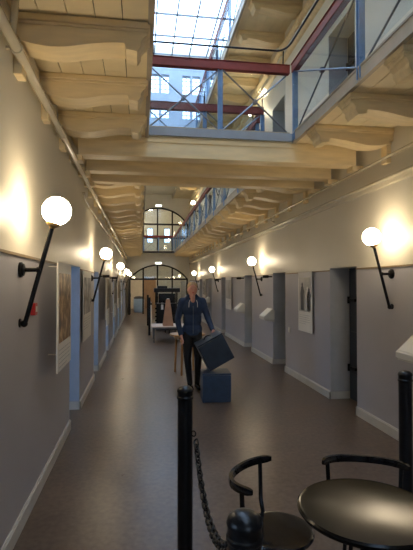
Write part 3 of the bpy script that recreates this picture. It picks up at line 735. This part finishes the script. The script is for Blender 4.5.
# ------------------------------------------------------------------ the person
PX, PY = .80, 7.05
def blob(parts, name, m, parent, voxel=.009, smooth=6):
    """union of tapered capsules and ellipsoids, fused into one continuous surface"""
    bm = nb()
    for p in parts:
        if p[0] == 'c':
            _, a, b, ra, rb = p; a, b = Vector(a), Vector(b); n = 6
            d = (b - a); L = d.length; q = d.to_track_quat('Z', 'Y').to_matrix().to_4x4()
            prof = [(0, -ra)] + [(ra * math.cos(t), ra * math.sin(t)) for t in (-1.1, -.7, -.3)] + [(ra, 0), (rb, L)] + [(rb * math.cos(t), L + rb * math.sin(t)) for t in (.3, .7, 1.1)] + [(0, L + rb)]
            lathe(bm, prof, n=18, mtx=Matrix.Translation(a) @ q)
        elif p[0] == 'e':
            _, c, r = p; sphere(bm, c, 1, 24, 16, r)
        elif p[0] == 'r':
            _, c, r, mt = p
            vs = bmesh.ops.create_uvsphere(bm, u_segments=20, v_segments=14, radius=1)['verts']
            for v in vs: v.co = mt @ Vector((v.co.x * r[0], v.co.y * r[1], v.co.z * r[2])) + Vector(c)
    o = obj(name, bm, m, parent)
    rm = o.modifiers.new('fuse', 'REMESH'); rm.mode = 'VOXEL'; rm.voxel_size = voxel; rm.use_smooth_shade = True
    sm = o.modifiers.new('smooth', 'SMOOTH'); sm.iterations = smooth; sm.factor = .5
    return o
pr = thing('person', 'person in blue hoodie and black trousers standing, holding a tilted cube stool', 'person', (PX, PY, 0)); pr.scale = (.93, 1, 1)
# local coordinates, facing -y (towards the camera); x to the right of the picture
hd = (.00, -.03, 1.565)
SHL, SHR = (-.175, .0, 1.375), (.175, .0, 1.375)
ELL, ELR = (-.245, .03, 1.09), (.255, -.06, 1.12)
WRL, WRR = (-.195, -.07, .84), (.315, -.26, .93)
HAL, HAR = (-.175, -.10, .78), (.315, -.33, .875)
body = [('e', hd, (.078, .090, .108)), ('e', (0, -.055, 1.505), (.05, .055, .048)), ('c', (0, .005, 1.38), (0, -.005, 1.50), .052, .048),
        ('e', (0, 0, 1.27), (.155, .095, .16)), ('e', (0, 0, 1.08), (.13, .09, .15)), ('e', (0, .01, .92), (.155, .10, .12)),
        ('c', SHL, ELL, .048, .038), ('c', ELL, WRL, .036, .025), ('c', SHR, ELR, .048, .038), ('c', ELR, WRR, .036, .025),
        ('e', (-.075, 0, 1.565), (.012, .02, .03)), ('e', (.075, 0, 1.565), (.012, .02, .03)),
        ('c', (0, -.112, 1.575), (0, -.128, 1.548), .009, .013),
        ('e', (0, -.10, 1.515), (.024, .018, .010)), ('e', (0, -.095, 1.478), (.022, .02, .016)),
        ('c', (-.08, 0, .90), (-.085, -.03, .49), .078, .052), ('c', (-.085, -.03, .49), (-.035, .02, .09), .05, .036), ('c', (.08, 0, .90), (.10, .0, .49), .078, .052), ('c', (.10, .0, .49), (.09, .06, .09), .05, .036),
        ('c', (-.035, .03, .05), (-.03, -.14, .035), .038, .028), ('c', (.09, .07, .05), (.12, -.09, .035), .038, .028)]
def hand(w, h, lat, grip):
    w, h, lat = Vector(w), Vector(h), Vector(lat).normalized(); d = (h - w).normalized(); pal = d.cross(lat).normalized()
    out = [('c', w, w + d * .03, .024, .022)]
    for k, (o_, L) in enumerate(((-.027, .062), (-.009, .072), (.009, .068), (.026, .052))):
        k0 = w + d * .085 + lat * o_; out.append(('c', w + d * .02 + lat * o_ * .7, k0, .0145, .0105))
        k1 = k0 + (d * (1 - grip) + pal * grip).normalized() * L * .5; k2 = k1 + (d * (1 - grip * 1.6) + pal * grip * 1.5).normalized() * L * .5
        out += [('c', k0, k1, .0095, .0085), ('c', k1, k2, .0085, .0075)]
    tb = w + d * .03 - lat * .025; t1 = tb + (d * .8 - lat * .7 + pal * .3).normalized() * .035; t2 = t1 + (d + pal * .5).normalized() * .028
    return out + [('c', tb, t1, .012, .010), ('c', t1, t2, .010, .008)]
body += hand(WRL, HAL, (.3, -1, 0), .35) + hand(WRR, HAR, (-1, 0, 0), .65)
blob(body, 'body', 'skin', pr, .0065, 3)
hood = [('e', (0, .0, 1.27), (.182, .118, .17)), ('e', (0, .005, 1.10), (.158, .112, .19)), ('e', (0, .01, .94), (.172, .118, .13)), ('e', (0, .01, .88), (.172, .12, .06)),
        ('c', (-.13, .01, 1.385), SHL, .055, .062), ('c', (.13, .01, 1.385), SHR, .055, .062),
        ('c', SHL, ELL, .064, .053), ('c', ELL, (-.205, -.055, .875), .053, .039), ('c', SHR, ELR, .064, .053), ('c', ELR, (.307, -.23, .955), .053, .039)]
hood += [('c', (-.09, .0, 1.42), (-.055, .06, 1.46), .04, .04), ('c', (.09, .0, 1.42), (.055, .06, 1.46), .04, .04), ('e', (0, .085, 1.43), (.10, .05, .075))]
hb = blob(hood, 'hoodie', 'hoodie_blue', pr, .009, 4)
nk = nb()
prism(nk, [(-.05, 1.46), (.05, 1.46), (.035, 1.40), (0, 1.325), (-.035, 1.40)], -.128, -.085, lambda p, f: (p[0], f, p[1])); 
nk.free()
blob([('e', (0, -.068, 1.405), (.040, .040, .078))], 'neckline', 'skin', pr, .007, 3)
for s in (-1, 1):
    bm = nb(); tube(bm, [(s * .055, -.115, 1.40), (s * .07, -.128, 1.36), (s * .072, -.126, 1.29)], .005, 8); obj('drawstring', bm, 'cord_white', hb, True)
bm = nb(); tube(bm, [(0, -.122, 1.31), (0, -.130, 1.2), (0, -.118, 1.0), (0, -.116, .88)], .004, 6); obj('zip', bm, 'steel_grey', hb)
tr = [('e', (0, .01, .87), (.160, .108, .10)), ('c', (-.078, .0, .86), (-.085, -.03, .49), .092, .064), ('c', (-.085, -.03, .49), (-.037, .018, .085), .062, .046),
      ('c', (.078, .0, .86), (.10, .0, .49), .092, .064), ('c', (.10, .0, .49), (.09, .058, .085), .062, .046)]
blob(tr, 'trousers', 'trouser_black', pr, .009, 4)
for a, b in (((-.035, .035, .048), (-.03, -.15, .034)), ((.09, .075, .048), (.12, -.10, .034))):
    blob([('c', a, b, .046, .036), ('e', (a[0], a[1], .07), (.042, .05, .045))], 'shoe', 'black_gloss', pr, .008, 3)
blob([('e', (0, -.004, 1.612), (.087, .097, .081)), ('e', (0, .03, 1.55), (.086, .072, .095))], 'hair', 'hair', pr, .007, 3)
for s in (-1, 1):
    bm = nb(); sphere(bm, (s * .028, -.106, 1.578), .010, 12, 8, (1.1, .5, .6)); obj('eye', bm, 'ink', pr)
    bm = nb(); tube(bm, [(s * .014, -.113, 1.596), (s * .030, -.112, 1.600), (s * .044, -.100, 1.596)], .003, 6); obj('eyebrow', bm, 'hair', pr)
bm = nb(); sphere(bm, (0, -.118, 1.515), .01, 12, 8, (2.0, .4, .5)); obj('lips', bm, 'red_plastic', pr)

# ------------------------------------------------------------------ furniture behind the person
t = thing('wooden_table', 'round orange pine table directly behind the person', 'table', (.86, 8.35, 0))
bm = nb(); lathe(bm, [(0, .70), (.32, .70), (.33, .71), (.33, .725), (.325, .73), (0, .73)], n=40); obj('table_top', bm, 'pine', t, True)
bm = nb(); lathe(bm, [(.24, .65), (.25, .65), (.25, .70), (.24, .70), (.24, .65)], n=32); obj('apron', bm, 'pine', t, True)
for k in range(4):
    a = PI / 4 + k * PI / 2 + .25; bm = nb(); tube(bm, [(.23 * math.cos(a), .23 * math.sin(a), .70), (.26 * math.cos(a), .26 * math.sin(a), 0)], [.024, .018], 12); obj('leg', bm, 'pine', t, True)
t = thing('low_table', 'low pale topped rectangular table further back, beyond the pine table', 'table', (.83, 13.2, 0))
bm = nb(); box(bm, -.53, .53, -.5, .5, .425, .455); obj('table_top', bm, 'pale_top', t, bevel=.006)
for yy in (-.42, .39): bm = nb(); box(bm, -.47, .47, yy, yy + .03, .37, .425); obj('apron', bm, 'steel_grey', t)
for x in (-.46, .46):
    for y in (-.42, .42):
        bm = nb(); tube(bm, [(x, y, 0), (x, y, .425)], .018, 10); obj('leg', bm, 'steel_grey', t, True)
bm = nb()
for s in (-1, 1):
    prism(bm, [(-.15, 0), (.15, 0), (.06, .73), (.04, .76), (-.04, .76), (-.06, .73)], 0, .012, lambda p, f, s=s: (p[0], s * (.14 - p[1] * .17) + f * s, p[1]))
o = obj('folding_menu_stand', bm, 'cardboard'); o.location = (.77, 12.98, .456); tag(o, 'tapering brown A shaped display stand on the pale table', 'display stand')
bm = nb(); box(bm, -.035, .035, -.022, .022, .745, .775); obj('top_hinge', bm, 'paper', o)

# black end post and cream panel of the cafe enclosure
o = thing('cafe_partition', 'low black and cream partition running away behind the tables', 'partition', (.27, 14.6, 0))
bm = nb(); box(bm, -.035, .035, -.035, .035, 0, 1.22); obj('post', bm, 'black_iron', o, bevel=.005)
bm = nb(); box(bm, .035, .075, .0, 3.4, .12, .98); obj('panel', bm, 'far_wall', o)
bm = nb(); box(bm, .025, .085, .0, 3.4, .98, 1.03); obj('top_rail', bm, 'black_iron', o)
bm = nb(); box(bm, -.035, .035, 3.4, 3.47, 0, 1.22); obj('post', bm, 'black_iron', o)
# black kiosk cabinet
o = thing('cafe_kiosk', 'black cafe kiosk with overhanging hood at the far end', 'kiosk', (.88, 16.4, 0))
bm = nb(); box(bm, -.34, .40, -.3, .3, 0, .92); box(bm, -.38, .44, -.34, .34, .92, .96); obj('counter', bm, 'black_iron', o, bevel=.006)
for x in (-.34, .40):
    for y in (-.28, .28): bm = nb(); tube(bm, [(x, y, .96), (x, y, 1.36)], .02, 8); obj('upright', bm, 'black_iron', o)
bm = nb(); box(bm, -.42, .50, -.36, .36, 1.36, 1.50); box(bm, -.30, .05, -.3, .3, 1.50, 1.58); obj('hood', bm, 'black_iron', o, bevel=.01)
bm = nb(); box(bm, -.25, .35, -.02, .28, .96, 1.3); obj('machine', bm, 'black_gloss', o, bevel=.01)
bm = nb(); box(bm, -.17, -.09, -.315, -.30, .74, .98) ; obj('notice', bm, 'paper', o)
for k in range(5):
    bm = nb(); sphere(bm, (-.36, -.31, .22 + k * .14), .03, 12, 8); obj('knob', bm, 'black_gloss', o, True)
# high black chairs beside the kiosk
def make_stackchair():
    o = thing('black_chair', 'x', 'chair')
    bm = nb(); box(bm, -.2, .2, -.2, .2, .43, .47); obj('seat', bm, 'black_gloss', o, bevel=.01)
    bm = nb(); box(bm, -.2, .2, .19, .22, .62, .98); obj('backrest', bm, 'black_gloss', o, bevel=.01)
    for x in (-.18, .18):
        for y in (-.18, .2):
            bm = nb(); tube(bm, [(x, y, 0), (x, y, .43 if y < 0 else .95)], .014, 8); obj('leg', bm, 'black_iron', o)
    return o
bc = make_stackchair()
for i, (x, y, rz, tt) in enumerate(((1.05, 15.2, .3, 'plain black chair in front of the black kiosk'), (1.75, 16.2, -.4, 'plain black chair to the right of the black kiosk'), (1.75, 18.4, -.2, 'plain black chair furthest back near the arch'))):
    q = bc if i == 0 else dup(bc, (0, 0, 0), 0, tt); q.location = (x, y, 0); q.rotation_euler = (0, 0, rz); q['label'] = tt; q['group'] = 'plain black chairs by the kiosk'
o = thing('blue_barrel_bin', 'pale blue barrel bin behind the open left leaf of the arch', 'bin', (-.12, 26.6, 0))
bm = nb(); lathe(bm, [(0, 0), (.27, 0), (.30, .05), (.31, .4), (.31, .75), (.28, .80), (0, .80)]); obj('drum', bm, 'bin_blue', o, True)
bm = nb(); lathe(bm, [(0, .80), (.30, .80), (.30, .86), (.2, .93), (0, .95)]); obj('lid', bm, 'door_paint', o, True)
bm = nb(); box(bm, 1.15, 1.75, 30.66, 30.70, 1.25, 1.95); o = obj('notice_board', bm, 'paper'); tag(o, 'white notice board on the wall behind the lower arch', 'notice board')
bm = nb(); box(bm, -.66, -.58, 24.15, 25.0, 0.01, 1.9); o = obj('door_50', bm, 'black_iron'); o['kind'] = 'structure'
bm = nb(); tube(bm, [(-.57, 24.25, .95), (-.53, 24.25, .95), (-.53, 24.25, 1.15), (-.57, 24.25, 1.15)], .01, 6); obj('door_handle', bm, 'steel_grey', o)
